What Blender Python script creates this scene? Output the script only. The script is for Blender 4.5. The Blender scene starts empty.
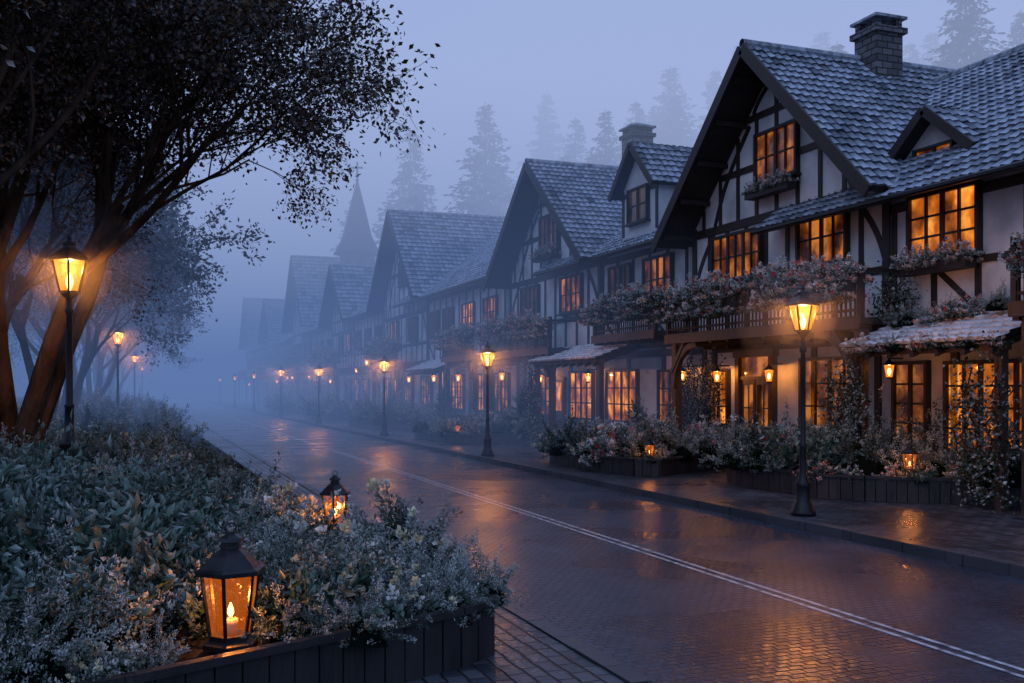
import bpy, math, random
import numpy as np
from mathutils import Vector
R=random.Random(7)
sc=bpy.context.scene
COL=sc.collection
sc.view_settings.view_transform='Standard'
sc.view_settings.look='None'
sc.view_settings.exposure=0

# ------------------------------------------------------------ helpers
def empty(name,loc=(0,0,0)):
    e=bpy.data.objects.new(name,None); COL.objects.link(e); e.location=loc; e.empty_display_size=.2; return e
def link(ob,parent=None):
    COL.objects.link(ob)
    if parent: ob.parent=parent
    return ob
class MB:
    def __init__(s): s.v=[];s.f=[];s.m=[];s.mats=[]
    def mi(s,mat):
        if mat not in s.mats: s.mats.append(mat)
        return s.mats.index(mat)
    def add(s,vs,fs,mat):
        b=len(s.v); s.v.extend([tuple(p) for p in vs]); k=s.mi(mat)
        for f in fs: s.f.append(tuple(b+i for i in f)); s.m.append(k)
    def poly(s,pts,mat): s.add(pts,[tuple(range(len(pts)))],mat)
    def box(s,x0,x1,y0,y1,z0,z1,mat):
        s.add([(x0,y0,z0),(x1,y0,z0),(x1,y1,z0),(x0,y1,z0),(x0,y0,z1),(x1,y0,z1),(x1,y1,z1),(x0,y1,z1)],
          [(0,3,2,1),(4,5,6,7),(0,1,5,4),(1,2,6,5),(2,3,7,6),(3,0,4,7)],mat)
    def beam(s,p,q,w,t,mat,out=(-1,0,0)):
        p=Vector(p);q=Vector(q);d=(q-p).normalized();o=Vector(out).normalized();c=d.cross(o).normalized()*w/2;o2=o*t
        vs=[p-c,p+c,p+c+o2,p-c+o2,q-c,q+c,q+c+o2,q-c+o2]
        s.add(vs,[(0,1,2,3),(7,6,5,4),(0,4,5,1),(1,5,6,2),(2,6,7,3),(3,7,4,0)],mat)
    def lathe(s,cx,cy,prof,n,mat,rot=0.,z0=0,caps=True):
        vs=[];fs=[]
        for r,z in prof:
            for k in range(n):
                a=rot+2*math.pi*k/n; vs.append((cx+r*math.cos(a),cy+r*math.sin(a),z0+z))
        for j in range(len(prof)-1):
            for k in range(n):
                k2=(k+1)%n; fs.append((j*n+k,j*n+k2,(j+1)*n+k2,(j+1)*n+k))
        if caps:
            fs.append(tuple(range(n-1,-1,-1))); fs.append(tuple((len(prof)-1)*n+k for k in range(n)))
        s.add(vs,fs,mat)
    def tube(s,pts,rad,n,mat):
        vs=[];fs=[]
        for i,p in enumerate(pts):
            d=(pts[min(i+1,len(pts)-1)]-pts[max(i-1,0)]).normalized()
            a=d.cross(Vector((.31,.77,.12))).normalized(); b=d.cross(a)
            for k in range(n):
                t=2*math.pi*k/n; vs.append(p+(a*math.cos(t)+b*math.sin(t))*rad[i])
        for i in range(len(pts)-1):
            for k in range(n):
                k2=(k+1)%n; fs.append((i*n+k,i*n+k2,(i+1)*n+k2,(i+1)*n+k))
        s.add(vs,fs,mat)
    def build(s,name,parent=None,smooth=False):
        me=bpy.data.meshes.new(name); me.from_pydata(s.v,[],s.f)
        for m in s.mats: me.materials.append(m)
        me.polygons.foreach_set('material_index',s.m)
        if smooth: me.polygons.foreach_set('use_smooth',[True]*len(s.f))
        me.update(); return link(bpy.data.objects.new(name,me),parent)

# ------------------------------------------------------------ materials
def newmat(name):
    m=bpy.data.materials.new(name); m.use_nodes=True; nt=m.node_tree; nt.nodes.clear()
    return m,nt,nt.nodes,nt.links
def N(nd,t,**k):
    n=nd.new(t)
    for a,b in k.items(): setattr(n,a,b)
    return n
def ramp(nd,stops):
    r=nd.new('ShaderNodeValToRGB'); e=r.color_ramp.elements
    while len(e)>1: e.remove(e[-1])
    e[0].position=stops[0][0]; e[0].color=(*stops[0][1],1)
    for p,c in stops[1:]:
        x=e.new(p); x.color=(*c,1)
    return r
def noisy(name,stops,scale=3,rough=(.6,.8),bump=.3,bscale=20,stretch=(1,1,1),metal=0,detail=4,bdist=.02):
    m,nt,nd,lk=newmat(name); dif=rough[0]>=.7
    out=N(nd,'ShaderNodeOutputMaterial'); b=N(nd,'ShaderNodeBsdfDiffuse' if dif else 'ShaderNodeBsdfPrincipled'); lk.new(b.outputs[0],out.inputs[0])
    tc=N(nd,'ShaderNodeTexCoord'); mp=N(nd,'ShaderNodeMapping'); mp.inputs['Scale'].default_value=stretch
    lk.new(tc.outputs['Object'],mp.inputs[0])
    n=N(nd,'ShaderNodeTexNoise'); n.inputs['Scale'].default_value=scale; n.inputs['Detail'].default_value=detail; lk.new(mp.outputs[0],n.inputs[0])
    r=ramp(nd,stops); lk.new(n.outputs[0],r.inputs[0]); lk.new(r.outputs[0],b.inputs[0])
    n2=N(nd,'ShaderNodeTexNoise'); n2.inputs['Scale'].default_value=bscale; n2.inputs['Detail'].default_value=2; lk.new(mp.outputs[0],n2.inputs[0])
    bp=N(nd,'ShaderNodeBump'); bp.inputs['Strength'].default_value=bump; bp.inputs['Distance'].default_value=bdist; lk.new(n2.outputs[0],bp.inputs['Height']); lk.new(bp.outputs[0],b.inputs['Normal'])
    if not dif:
        mr=N(nd,'ShaderNodeMapRange'); mr.inputs[3].default_value=rough[0]; mr.inputs[4].default_value=rough[1]; lk.new(n.outputs[0],mr.inputs[0]); lk.new(mr.outputs[0],b.inputs['Roughness'])
        b.inputs['Metallic'].default_value=metal
    return m
plaster=noisy('plaster',[(.3,(.36,.37,.39)),(.5,(.62,.62,.62)),(.7,(.76,.755,.75))],.9,(.7,.9),.25,14,detail=6)
timber=noisy('dark_timber',[(.3,(.012,.009,.008)),(.7,(.032,.022,.017))],6,(.5,.75),.5,25,(1,1,.4))
timber2=noisy('warm_timber',[(.3,(.03,.02,.014)),(.7,(.08,.048,.032))],6,(.4,.65),.4,25,(1,1,.4))
bark=noisy('bark',[(.3,(.022,.017,.013)),(.7,(.095,.066,.045))],5,(.7,.9),1,14,(1,1,.35),bdist=.05)
metal=noisy('black_iron',[(.3,(.008,.009,.011)),(.7,(.022,.023,.026))],8,(.3,.5),.2,60,metal=.4)
soil=noisy('soil',[(.3,(.012,.010,.008)),(.7,(.035,.028,.02))],6,(.7,.95),1,12,bdist=.05)
grassm=noisy('forest_floor',[(.3,(.02,.026,.02)),(.6,(.05,.06,.055)),(.75,(.12,.13,.14))],.4,(.8,.95),.5,4)
frostroof=noisy('frosted_lead',[(.35,(.08,.09,.11)),(.6,(.40,.44,.50))],5,(.5,.8),.6,20)
waxm=noisy('candle_wax',[(.3,(.5,.42,.3)),(.7,(.6,.5,.38))],3)
boards=noisy('planter_board',[(.3,(.014,.013,.014)),(.7,(.038,.034,.034))],4,(.35,.6),.6,22,(1,1,.25))

def brickmat(name,c1,c2,mort,bw,rh,ms,rough,bump=.6,plane='xy',rot=0,dist=.01,offset=.5,warp=.012,spec=.5,fine_amt=.6):
    m,nt,nd,lk=newmat(name)
    out=N(nd,'ShaderNodeOutputMaterial'); b=N(nd,'ShaderNodeBsdfPrincipled'); lk.new(b.outputs[0],out.inputs[0])
    tc=N(nd,'ShaderNodeTexCoord'); src=tc.outputs['Object']
    if plane!='xy':
        sp=N(nd,'ShaderNodeSeparateXYZ'); cb=N(nd,'ShaderNodeCombineXYZ'); lk.new(src,sp.inputs[0])
        ad=N(nd,'ShaderNodeMath'); ad.operation='ADD'; lk.new(sp.outputs[0],ad.inputs[0]); lk.new(sp.outputs[1],ad.inputs[1])
        lk.new(ad.outputs[0],cb.inputs[0]); lk.new(sp.outputs[2],cb.inputs[1]); src=cb.outputs[0]
    mp=N(nd,'ShaderNodeMapping'); mp.inputs['Rotation'].default_value=(0,0,rot); lk.new(src,mp.inputs[0])
    wn=N(nd,'ShaderNodeTexNoise'); wn.inputs['Scale'].default_value=3.5; lk.new(mp.outputs[0],wn.inputs[0])
    vs=N(nd,'ShaderNodeVectorMath'); vs.operation='SCALE'; vs.inputs['Scale'].default_value=warp*4; lk.new(wn.outputs['Color'],vs.inputs[0])
    va=N(nd,'ShaderNodeVectorMath'); va.operation='ADD'; lk.new(mp.outputs[0],va.inputs[0]); lk.new(vs.outputs[0],va.inputs[1])
    br=N(nd,'ShaderNodeTexBrick'); br.offset=offset
    br.inputs['Color1'].default_value=(*c1,1); br.inputs['Color2'].default_value=(*c2,1); br.inputs['Mortar'].default_value=(*mort,1)
    br.inputs['Scale'].default_value=1; br.inputs['Brick Width'].default_value=bw; br.inputs['Row Height'].default_value=rh
    br.inputs['Mortar Size'].default_value=ms; br.inputs['Mortar Smooth'].default_value=.8
    lk.new(va.outputs[0],br.inputs[0])
    big=N(nd,'ShaderNodeTexNoise'); big.inputs['Scale'].default_value=.55; big.inputs['Detail'].default_value=5; lk.new(mp.outputs[0],big.inputs[0])
    mx=N(nd,'ShaderNodeMix'); mx.data_type='RGBA'; mx.blend_type='MULTIPLY'; mx.inputs[0].default_value=1
    rr=ramp(nd,[(.3,(.6,.6,.6)),(.7,(1.25,1.25,1.25))]); lk.new(big.outputs[0],rr.inputs[0])
    lk.new(br.outputs['Color'],mx.inputs[6]); lk.new(rr.outputs[0],mx.inputs[7]); lk.new(mx.outputs[2],b.inputs['Base Color'])
    mr=N(nd,'ShaderNodeMapRange'); mr.inputs[1].default_value=.35; mr.inputs[2].default_value=.65; mr.inputs[3].default_value=rough[0]; mr.inputs[4].default_value=rough[1]
    lk.new(big.outputs[0],mr.inputs[0])
    rm=N(nd,'ShaderNodeMath'); rm.operation='MULTIPLY_ADD'; rm.inputs[1].default_value=.2; lk.new(br.outputs['Fac'],rm.inputs[0]); lk.new(mr.outputs[0],rm.inputs[2]); lk.new(rm.outputs[0],b.inputs['Roughness'])
    fine=N(nd,'ShaderNodeTexNoise'); fine.inputs['Scale'].default_value=22; fine.inputs['Detail'].default_value=3; lk.new(mp.outputs[0],fine.inputs[0])
    fs=N(nd,'ShaderNodeMath'); fs.operation='MULTIPLY'; fs.inputs[1].default_value=fine_amt; lk.new(fine.outputs[0],fs.inputs[0])
    inv=N(nd,'ShaderNodeMath'); inv.operation='MULTIPLY_ADD'; lk.new(br.outputs['Fac'],inv.inputs[0]); inv.inputs[1].default_value=-1; lk.new(fs.outputs[0],inv.inputs[2])
    bp=N(nd,'ShaderNodeBump'); bp.inputs['Strength'].default_value=bump; bp.inputs['Distance'].default_value=dist; lk.new(inv.outputs[0],bp.inputs['Height']); lk.new(bp.outputs[0],b.inputs['Normal'])
    b.inputs['Specular IOR Level'].default_value=spec
    return m
roadm=brickmat('wet_sett_road',(.020,.032,.056),(.040,.058,.094),(.009,.014,.025),.12,.085,.009,(.19,.40),.9,rot=0,dist=.009,warp=.02,fine_amt=1.0,spec=.6)
pavem=brickmat('wet_stone_paving',(.022,.029,.041),(.088,.096,.115),(.005,.006,.008),.22,.14,.014,(.24,.46),1.,rot=math.pi/2,dist=.016)
kerbm=brickmat('kerb_stone',(.04,.044,.052),(.07,.074,.085),(.015,.015,.015),.9,.9,.012,(.3,.55),.5,rot=math.pi/2,warp=0)
stone=brickmat('stone_masonry',(.07,.07,.075),(.17,.17,.175),(.035,.035,.035),.30,.15,.018,(.6,.8),1,plane='v',dist=.03)
linem=noisy('worn_white_paint',[(.38,(.16,.17,.19)),(.5,(.5,.52,.55)),(.7,(.7,.7,.72))],7,(.25,.5),.3,30)

def attrmat(name,rough=.65,bump=0,spec=.3,dif=False):
    m,nt,nd,lk=newmat(name)
    out=N(nd,'ShaderNodeOutputMaterial'); b=N(nd,'ShaderNodeBsdfDiffuse' if dif else 'ShaderNodeBsdfPrincipled')
    a=N(nd,'ShaderNodeAttribute'); a.attribute_name='Col'; lk.new(a.outputs['Color'],b.inputs[0])
    if not dif: b.inputs['Roughness'].default_value=rough; b.inputs['Specular IOR Level'].default_value=spec
    if bump:
        tc=N(nd,'ShaderNodeTexCoord'); n=N(nd,'ShaderNodeTexNoise'); n.inputs['Scale'].default_value=30; lk.new(tc.outputs['Object'],n.inputs[0])
        bp=N(nd,'ShaderNodeBump'); bp.inputs['Strength'].default_value=bump; bp.inputs['Distance'].default_value=.02; lk.new(n.outputs[0],bp.inputs['Height']); lk.new(bp.outputs[0],b.inputs['Normal'])
    lk.new(b.outputs[0],out.inputs[0])
    return m
leafm=attrmat('frosted_leaf',dif=True)
leafg=attrmat('glossy_frosted_leaf',.5,spec=.3)
tilem=attrmat('roof_tile',.5,.4,.35)

def emit(name,col,st):
    m,nt,nd,lk=newmat(name); out=N(nd,'ShaderNodeOutputMaterial'); e=N(nd,'ShaderNodeEmission'); e.inputs[0].default_value=(*col,1); e.inputs[1].default_value=st
    lk.new(e.outputs[0],out.inputs[0]); return m
flame=emit('flame',(1,.50,.12),9)
bulb=emit('lamp_mantle',(1,.50,.13),14)
def glowglass(name,col,st,tr):
    m,nt,nd,lk=newmat(name); out=N(nd,'ShaderNodeOutputMaterial'); e=N(nd,'ShaderNodeEmission'); e.inputs[0].default_value=(*col,1); e.inputs[1].default_value=st
    t=N(nd,'ShaderNodeBsdfTransparent'); mx=N(nd,'ShaderNodeMixShader'); mx.inputs[0].default_value=tr
    lk.new(e.outputs[0],mx.inputs[1]); lk.new(t.outputs[0],mx.inputs[2]); lk.new(mx.outputs[0],out.inputs[0]); return m
lampglass=glowglass('lamp_glass',(1,.25,.02),1.7,.5)
lantglass=glowglass('lantern_glass',(1,.18,.015),.75,.72)
def winmat(name,st,c0,c1,c2):
    m,nt,nd,lk=newmat(name); out=N(nd,'ShaderNodeOutputMaterial'); b=N(nd,'ShaderNodeBsdfPrincipled'); lk.new(b.outputs[0],out.inputs[0])
    tc=N(nd,'ShaderNodeTexCoord'); mp=N(nd,'ShaderNodeMapping'); mp.inputs['Scale'].default_value=(1,1,.8); lk.new(tc.outputs['Object'],mp.inputs[0])
    n=N(nd,'ShaderNodeTexNoise'); n.inputs['Scale'].default_value=2.0; n.inputs['Detail'].default_value=3; n.inputs['Roughness'].default_value=.5; lk.new(mp.outputs[0],n.inputs[0])
    r=ramp(nd,[(.36,c0),(.5,c1),(.64,c2)]); lk.new(n.outputs[0],r.inputs[0])
    b.inputs['Base Color'].default_value=(.02,.02,.02,1); b.inputs['Roughness'].default_value=.08
    lk.new(r.outputs[0],b.inputs['Emission Color']); b.inputs['Emission Strength'].default_value=st
    return m
glow=winmat('lit_window',.9,(.10,.020,.002),(.55,.13,.012),(1.4,.46,.055))
dimglow=winmat('dim_window',.45,(.05,.011,.002),(.32,.075,.010),(1.2,.36,.05))
darkglass=winmat('dark_window',.05,(.0,.0,.0),(.5,.2,.08),(1,.45,.12))
# scattering spheres added around a lamp to make its halo
def halomat(name,d):
    m,nt,nd,lk=newmat(name); o=N(nd,'ShaderNodeOutputMaterial'); v=N(nd,'ShaderNodeVolumeScatter'); v.inputs['Color'].default_value=(1,1,1,1); v.inputs['Density'].default_value=d; lk.new(v.outputs[0],o.inputs['Volume']); return m
halo1=halomat('lamp_halo_outer',.030); halo2=halomat('lamp_halo_inner',.085)

# ------------------------------------------------------------ leaves
def leafarrays(P,D,S,asp,C0,C1,rng,mf=.6):
    n=len(P); D=D/np.linalg.norm(D,axis=1,keepdims=True)
    r=rng.normal(size=(n,3)); sd=np.cross(D,r); sd/=np.linalg.norm(sd,axis=1,keepdims=True)+1e-9
    nn=np.cross(D,sd); S=S[:,None]
    mid=P+D*S*.5+nn*S*.12
    V=np.stack([P,mid+sd*S*asp*.5,P+D*S,mid-sd*S*asp*.5],1).reshape(-1,3)
    F=np.arange(n*4).reshape(-1,4)
    Cm=C0*(1-mf)+C1*mf
    C=np.stack([C0,Cm,C1,Cm],1).reshape(-1,3)
    return V,F,C
def attrmesh(name,V,F,C,mat,extra=None):
    me=bpy.data.meshes.new(name); me.from_pydata(V.tolist(),[],F.tolist() if hasattr(F,'tolist') else F)
    a=me.color_attributes.new('Col','FLOAT_COLOR','POINT')
    a.data.foreach_set('color',np.concatenate([C,np.ones((len(C),1))],1).astype(np.float32).ravel())
    me.materials.append(mat); me.update(); return me
def bush(name,seed,stems,per,L,ls,asp,dark,frost,fr,flower=None,nf=0,spread=1.2,core=True,fs=1.,fn=.12,mat=None):
    rng=np.random.default_rng(seed)
    az=rng.uniform(0,2*np.pi,stems); ti=spread*np.sqrt(rng.uniform(0,1,stems))
    d=np.stack([np.sin(ti)*np.cos(az),np.sin(ti)*np.sin(az),np.cos(ti)+.15],1)
    base=np.stack([rng.normal(0,.09,stems),rng.normal(0,.09,stems),np.zeros(stems)],1)
    Ls=L*rng.uniform(.5,1.25,stems)
    idx=np.repeat(np.arange(stems),per); t=rng.uniform(.25,1,len(idx))**.6
    wob=rng.normal(size=(stems,3))*.25
    P=base[idx]+(d[idx]+wob[idx]*t[:,None])*(Ls[idx]*t)[:,None]; P[:,2]-=.22*L*(np.sin(ti[idx]))*t**2
    P[:,2]=np.maximum(P[:,2],.0)
    P+=rng.normal(size=P.shape)*ls*.45
    D=d[idx]*.7+rng.normal(size=P.shape)*.7
    S=ls*rng.uniform(.6,1.25,len(idx))
    sb=rng.uniform(.3,1.6,stems)[idx][:,None]
    dk=np.array(dark)[None]*rng.uniform(.5,1.5,(len(idx),1))*(.4+.6*sb)
    f=np.clip(fr*(t*1.9-.95)*(.4+.8*np.cos(ti[idx]))*(.1+.9*sb[:,0])+rng.normal(0,fn,len(idx)),0,1)[:,None]
    C1=dk*(1-f)+np.array(frost)[None]*f
    V,F,C=leafarrays(P,D,S,asp,dk*.7,C1,rng,.5)
    if nf:
        k=rng.integers(0,stems,nf); fp=base[k]+(d[k]+wob[k])*(Ls[k]*1.04)[:,None]; fp[:,2]-=.2*L*np.sin(ti[k]); fp[:,2]=np.maximum(fp[:,2],.04)
        pet=11; fp=np.repeat(fp,pet,0)+rng.normal(size=(nf*pet,3))*.011*fs
        fd=rng.normal(size=(nf*pet,3)); fd[:,2]=np.abs(fd[:,2])
        ci=np.repeat(rng.integers(0,len(flower),nf),pet); fc=np.array(flower)[ci]*rng.uniform(.7,1.1,(nf*pet,1))
        V2,F2,C2=leafarrays(fp,fd,fs*rng.uniform(.024,.04,nf*pet),.8,fc*.75,fc,rng)
        F=np.concatenate([F,F2+len(V)]); V=np.concatenate([V,V2]); C=np.concatenate([C,C2])
    if core:  # added near-black occluder dome, stands for the bush's shaded inside
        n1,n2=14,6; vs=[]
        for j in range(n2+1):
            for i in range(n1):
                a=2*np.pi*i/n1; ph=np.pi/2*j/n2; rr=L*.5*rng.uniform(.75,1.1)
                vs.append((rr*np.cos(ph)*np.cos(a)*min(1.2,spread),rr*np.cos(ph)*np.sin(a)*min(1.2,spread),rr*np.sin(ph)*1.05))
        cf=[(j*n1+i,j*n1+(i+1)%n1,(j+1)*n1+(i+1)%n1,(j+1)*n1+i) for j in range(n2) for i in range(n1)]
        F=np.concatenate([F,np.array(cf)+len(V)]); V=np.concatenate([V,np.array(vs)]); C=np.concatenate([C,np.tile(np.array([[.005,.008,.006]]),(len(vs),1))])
    return attrmesh(name,V,F,C,mat or leafm)
W=(.84,.89,.88)
cream=[(.84,.79,.52),(.78,.66,.40),(.88,.88,.80)]
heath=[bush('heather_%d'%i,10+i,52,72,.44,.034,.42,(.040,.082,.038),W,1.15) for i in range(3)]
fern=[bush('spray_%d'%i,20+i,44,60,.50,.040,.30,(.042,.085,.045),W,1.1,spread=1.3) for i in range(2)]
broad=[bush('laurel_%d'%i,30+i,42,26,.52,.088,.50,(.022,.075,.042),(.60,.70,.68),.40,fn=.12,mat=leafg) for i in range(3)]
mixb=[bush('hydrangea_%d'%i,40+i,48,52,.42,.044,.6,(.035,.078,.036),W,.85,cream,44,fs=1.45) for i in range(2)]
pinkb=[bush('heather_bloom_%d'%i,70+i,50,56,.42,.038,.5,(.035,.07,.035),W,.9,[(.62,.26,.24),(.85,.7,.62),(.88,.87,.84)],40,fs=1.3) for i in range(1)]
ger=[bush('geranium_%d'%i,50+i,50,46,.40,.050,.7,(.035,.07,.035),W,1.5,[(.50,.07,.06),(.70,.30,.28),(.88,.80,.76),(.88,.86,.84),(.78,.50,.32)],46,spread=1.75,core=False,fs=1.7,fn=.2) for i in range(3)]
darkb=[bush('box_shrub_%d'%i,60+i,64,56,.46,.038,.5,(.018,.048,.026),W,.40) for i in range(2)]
def put(me,parent,x,y,z,s,sz=None,name=None):
    o=bpy.data.objects.new(name or me.name,me); link(o,parent); o.location=(x,y,z); o.rotation_euler=(R.uniform(-.15,.15),R.uniform(-.15,.15),R.uniform(0,6.28)); o.scale=(s,s,sz or s*R.uniform(.85,1.2)); return o
def inpoly(x,y,P):
    c=False;j=len(P)-1
    for i in range(len(P)):
        if (P[i][1]>y)!=(P[j][1]>y) and x<(P[j][0]-P[i][0])*(y-P[i][1])/(P[j][1]-P[i][1])+P[i][0]: c=not c
        j=i
    return c
def scatter(P,spacing,tries=4000,margin=0):
    xs=[p[0] for p in P]; ys=[p[1] for p in P]; out=[]
    for _ in range(tries):
        x=R.uniform(min(xs),max(xs)); y=R.uniform(min(ys),max(ys))
        if inpoly(x,y,P) and all((x-a)**2+(y-b)**2>spacing**2 for a,b in out): out.append((x,y))
    return out

# ------------------------------------------------------------ ground
def smooth(t): t=max(0,min(1,t)); return t*t*(3-2*t)
def hillz(x,y):
    h=0
    if x>23: h=19*(1-math.exp(-(x-23)/24))
    h+= 10*smooth((y-170)/120)
    if x<-14: h+=4*smooth((-14-x)/30)
    h+=.8*math.sin(x*.13+y*.07)*smooth((x-25)/10)
    return h-.03
mb=MB(); xs=[-500,-300,-150,-90,-60,-45,-35,-28,-22,-18,-14,-8,0,8,16,20,23]+[23+3*i for i in range(1,30)]+[130,160,220,320,500]
ys=[-200,-100,-40]+[-20+10*i for i in range(32)]+[340,400,500,700]
g=[(x,y,hillz(x,y)) for y in ys for x in xs]; nx=len(xs)
mb.add(g,[(j*nx+i,j*nx+i+1,(j+1)*nx+i+1,(j+1)*nx+i) for j in range(len(ys)-1) for i in range(nx-1)],grassm)
mb.build('ground',smooth=True)
RL,RC,RR=3.2,5.78,8.7
Y0,Y1=-15,175
mb=MB(); mb.box(RL,RR,Y0,Y1,-.15,.0,roadm); mb.build('road')
mb=MB()
for dx in (-.08,.055): mb.poly([(RC+dx,Y0,.004),(RC+dx+.05,Y0,.004),(RC+dx+.05,Y1,.004),(RC+dx,Y1,.004)],linem)
mb.build('road_centre_line')
mb=MB(); mb.box(RR+.18,24,Y0,Y1,-.1,.115,pavem); mb.build('pavement')
mb=MB(); mb.box(-14,RL-.15,Y0,Y1,-.1,.03,pavem); mb.build('pavement')
mb=MB(); y=Y0
while y<110:
    l=.95; o=R.uniform(-.004,.004)
    mb.box(RR+o,RR+.18,y,y+l-.02,-.1,.125+o,kerbm); mb.box(RL-.15,RL+o,y,y+l-.02,-.1,.045+o,kerbm); y+=l
mb.box(RR,RR+.18,y,Y1,-.1,.125,kerbm); mb.box(RL-.15,RL,y,Y1,-.1,.045,kerbm)
mb.build('kerb')

# ------------------------------------------------------------ light helper
def plight(name,loc,e,parent=None,r=.06,col=(1,.33,.055)):
    l=bpy.data.lights.new(name,'POINT'); l.energy=e; l.color=col; l.shadow_soft_size=r
    o=bpy.data.objects.new(name,l); link(o,parent); o.location=loc; return o
def halo(E,x,y,z,r):  # added spheres, there only for the glow around the lamp
    for rr,m,n in ((r,halo1,'added_halo_outer'),(r*.5,halo2,'added_halo_inner')):
        mb=MB(); mb.lathe(x,y,[(max(.001,rr*math.sin(math.pi*k/12)),-rr*math.cos(math.pi*k/12)) for k in range(13)],20,m,0,z); mb.build(n,E)

# ------------------------------------------------------------ street lamps
def street_lamp(x,y,z,h,s=1.,e=110,n=6,lit=True,mr=1.1):
    E=empty('street_lamp'); mb=MB(); hd=h-.62*s
    mb.lathe(x,y,[(.17*s,0),(.17*s,.05),(.145*s,.09),(.13*s,.16),(.10*s,.2),(.095*s,.42),(.11*s,.46),(.075*s,.52),(.052*s,.62),(.045*s,1.0),(.055*s,1.03),(.038*s,1.07),(.032*s,hd-.32),(.048*s,hd-.29),(.048*s,hd-.26),(.03*s,hd-.22),(.028*s,hd-.1),(.05*s,hd-.07),(.10*s,hd-.01),(.10*s,hd)],14,metal,z0=z)
    mb.build('post',E,True)
    mb=MB(); z1=z+hd; a,b=.105*s,.185*s; H=.34*s
    for k in range(n):
        t=2*math.pi*(k+.5)/n; c,sn=math.cos(t),math.sin(t)
        mb.tube([Vector((x+a*c,y+a*sn,z1)),Vector((x+b*c,y+b*sn,z1+H))],[.013*s]*2,4,metal)
    rot=math.pi/n
    mb.lathe(x,y,[(.115*s,0),(.115*s,.02*s),(.09*s,.02*s)],n,metal,rot,z1)
    mb.lathe(x,y,[(b*1.0,H),(b*1.22,H),(b*1.2,H+.025*s),(b*.75,H+.09*s),(b*.38,H+.14*s),(b*.36,H+.17*s),(b*.45,H+.18*s),(.02*s,H+.22*s),(.028*s,H+.24*s),(.006*s,H+.29*s)],n,metal,rot,z1)
    mb.build('lantern_frame',E)
    mb=MB(); mb.lathe(x,y,[(a*.93,.025*s),(b*.93,H-.005)],n,lampglass,rot,z1,caps=False); mb.build('glass',E)
    mb=MB(); mb.lathe(x,y,[(.012*s,.03*s),(.035*s,.09*s),(.04*s,.14*s),(.02*s,.2*s),(.004*s,.22*s)],8,bulb,0,z1); mb.build('mantle',E,True)
    if lit: plight('lamp_light',(x,y,z1+.27*s),e,E,.03); halo(E,x,y,z1+.2*s,mr)
    return E
street_lamp(9.2,12.3,.12,3.40,1.1,220,mr=1.0)
street_lamp(9.0,26,.12,3.15,1.1,220,mr=1.3)
for y in (38.4,53.7): street_lamp(9.0,y,.12,3.2,1.1,260,mr=1.6)
for y in (69,86,104,124): street_lamp(9.0,y,.12,3.4,1.2,300,lit=y<80,mr=2.2)
street_lamp(-1.0,16.5,.7,3.62,1.42,240,mr=1.2)
street_lamp(-.75,39,.6,3.75,1.25,260,mr=1.6)
street_lamp(-.3,66,.5,3.8,1.2,300,mr=2.2); street_lamp(.2,96,.4,3.9,1.2,110,lit=False)

def garden_lantern(x,y,z,h,e,rot=.2):
    E=empty('garden_lantern'); s=h/.74; n=6; mb=MB()
    mb.lathe(x,y,[(.17*s,0),(.17*s,.03*s),(.13*s,.05*s),(.13*s,.08*s)],n,metal,rot,z)
    for k in range(n):
        t=rot+2*math.pi*k/n; c,sn=math.cos(t),math.sin(t)
        mb.tube([Vector((x+.125*s*c,y+.125*s*sn,z+.07*s)),Vector((x+.175*s*c,y+.175*s*sn,z+.45*s))],[.012*s]*2,4,metal)
    mb.lathe(x,y,[(.175*s,.445*s),(.215*s,.45*s),(.215*s,.475*s),(.19*s,.49*s),(.12*s,.56*s),(.065*s,.60*s),(.06*s,.64*s),(.085*s,.645*s),(.075*s,.665*s),(.03*s,.69*s),(.028*s,.705*s)],n,metal,rot,z)
    ring=[Vector((x+.032*s*math.cos(t),y,z+.725*s+.03*s*math.sin(t))) for t in np.linspace(0,2*math.pi,13)]
    mb.tube(ring,[.006*s]*13,5,metal); mb.build('frame',E)
    mb=MB(); mb.lathe(x,y,[(.118*s,.075*s),(.166*s,.445*s)],n,lantglass,rot,z,caps=False); mb.build('glass',E)
    mb=MB(); mb.lathe(x,y,[(.045*s,.08*s),(.045*s,.17*s),(.03*s,.175*s)],12,waxm,0,z); mb.build('candle',E,True)
    mb=MB(); mb.lathe(x,y,[(.006*s,.18*s),(.02*s,.205*s),(.018*s,.23*s),(.004*s,.27*s)],8,flame,0,z); mb.build('flame',E,True)
    plight('candle_light',(x,y,z+.31*s),e,E,.02,(1,.30,.05))
garden_lantern(.52,6.3,.42,.74,20)
garden_lantern(1.95,10.6,.5,.6,15)
garden_lantern(10.2,18.9,.5,.46,10); garden_lantern(12.0,13.2,.6,.5,10); garden_lantern(9.95,31.8,.5,.4,8)

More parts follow.
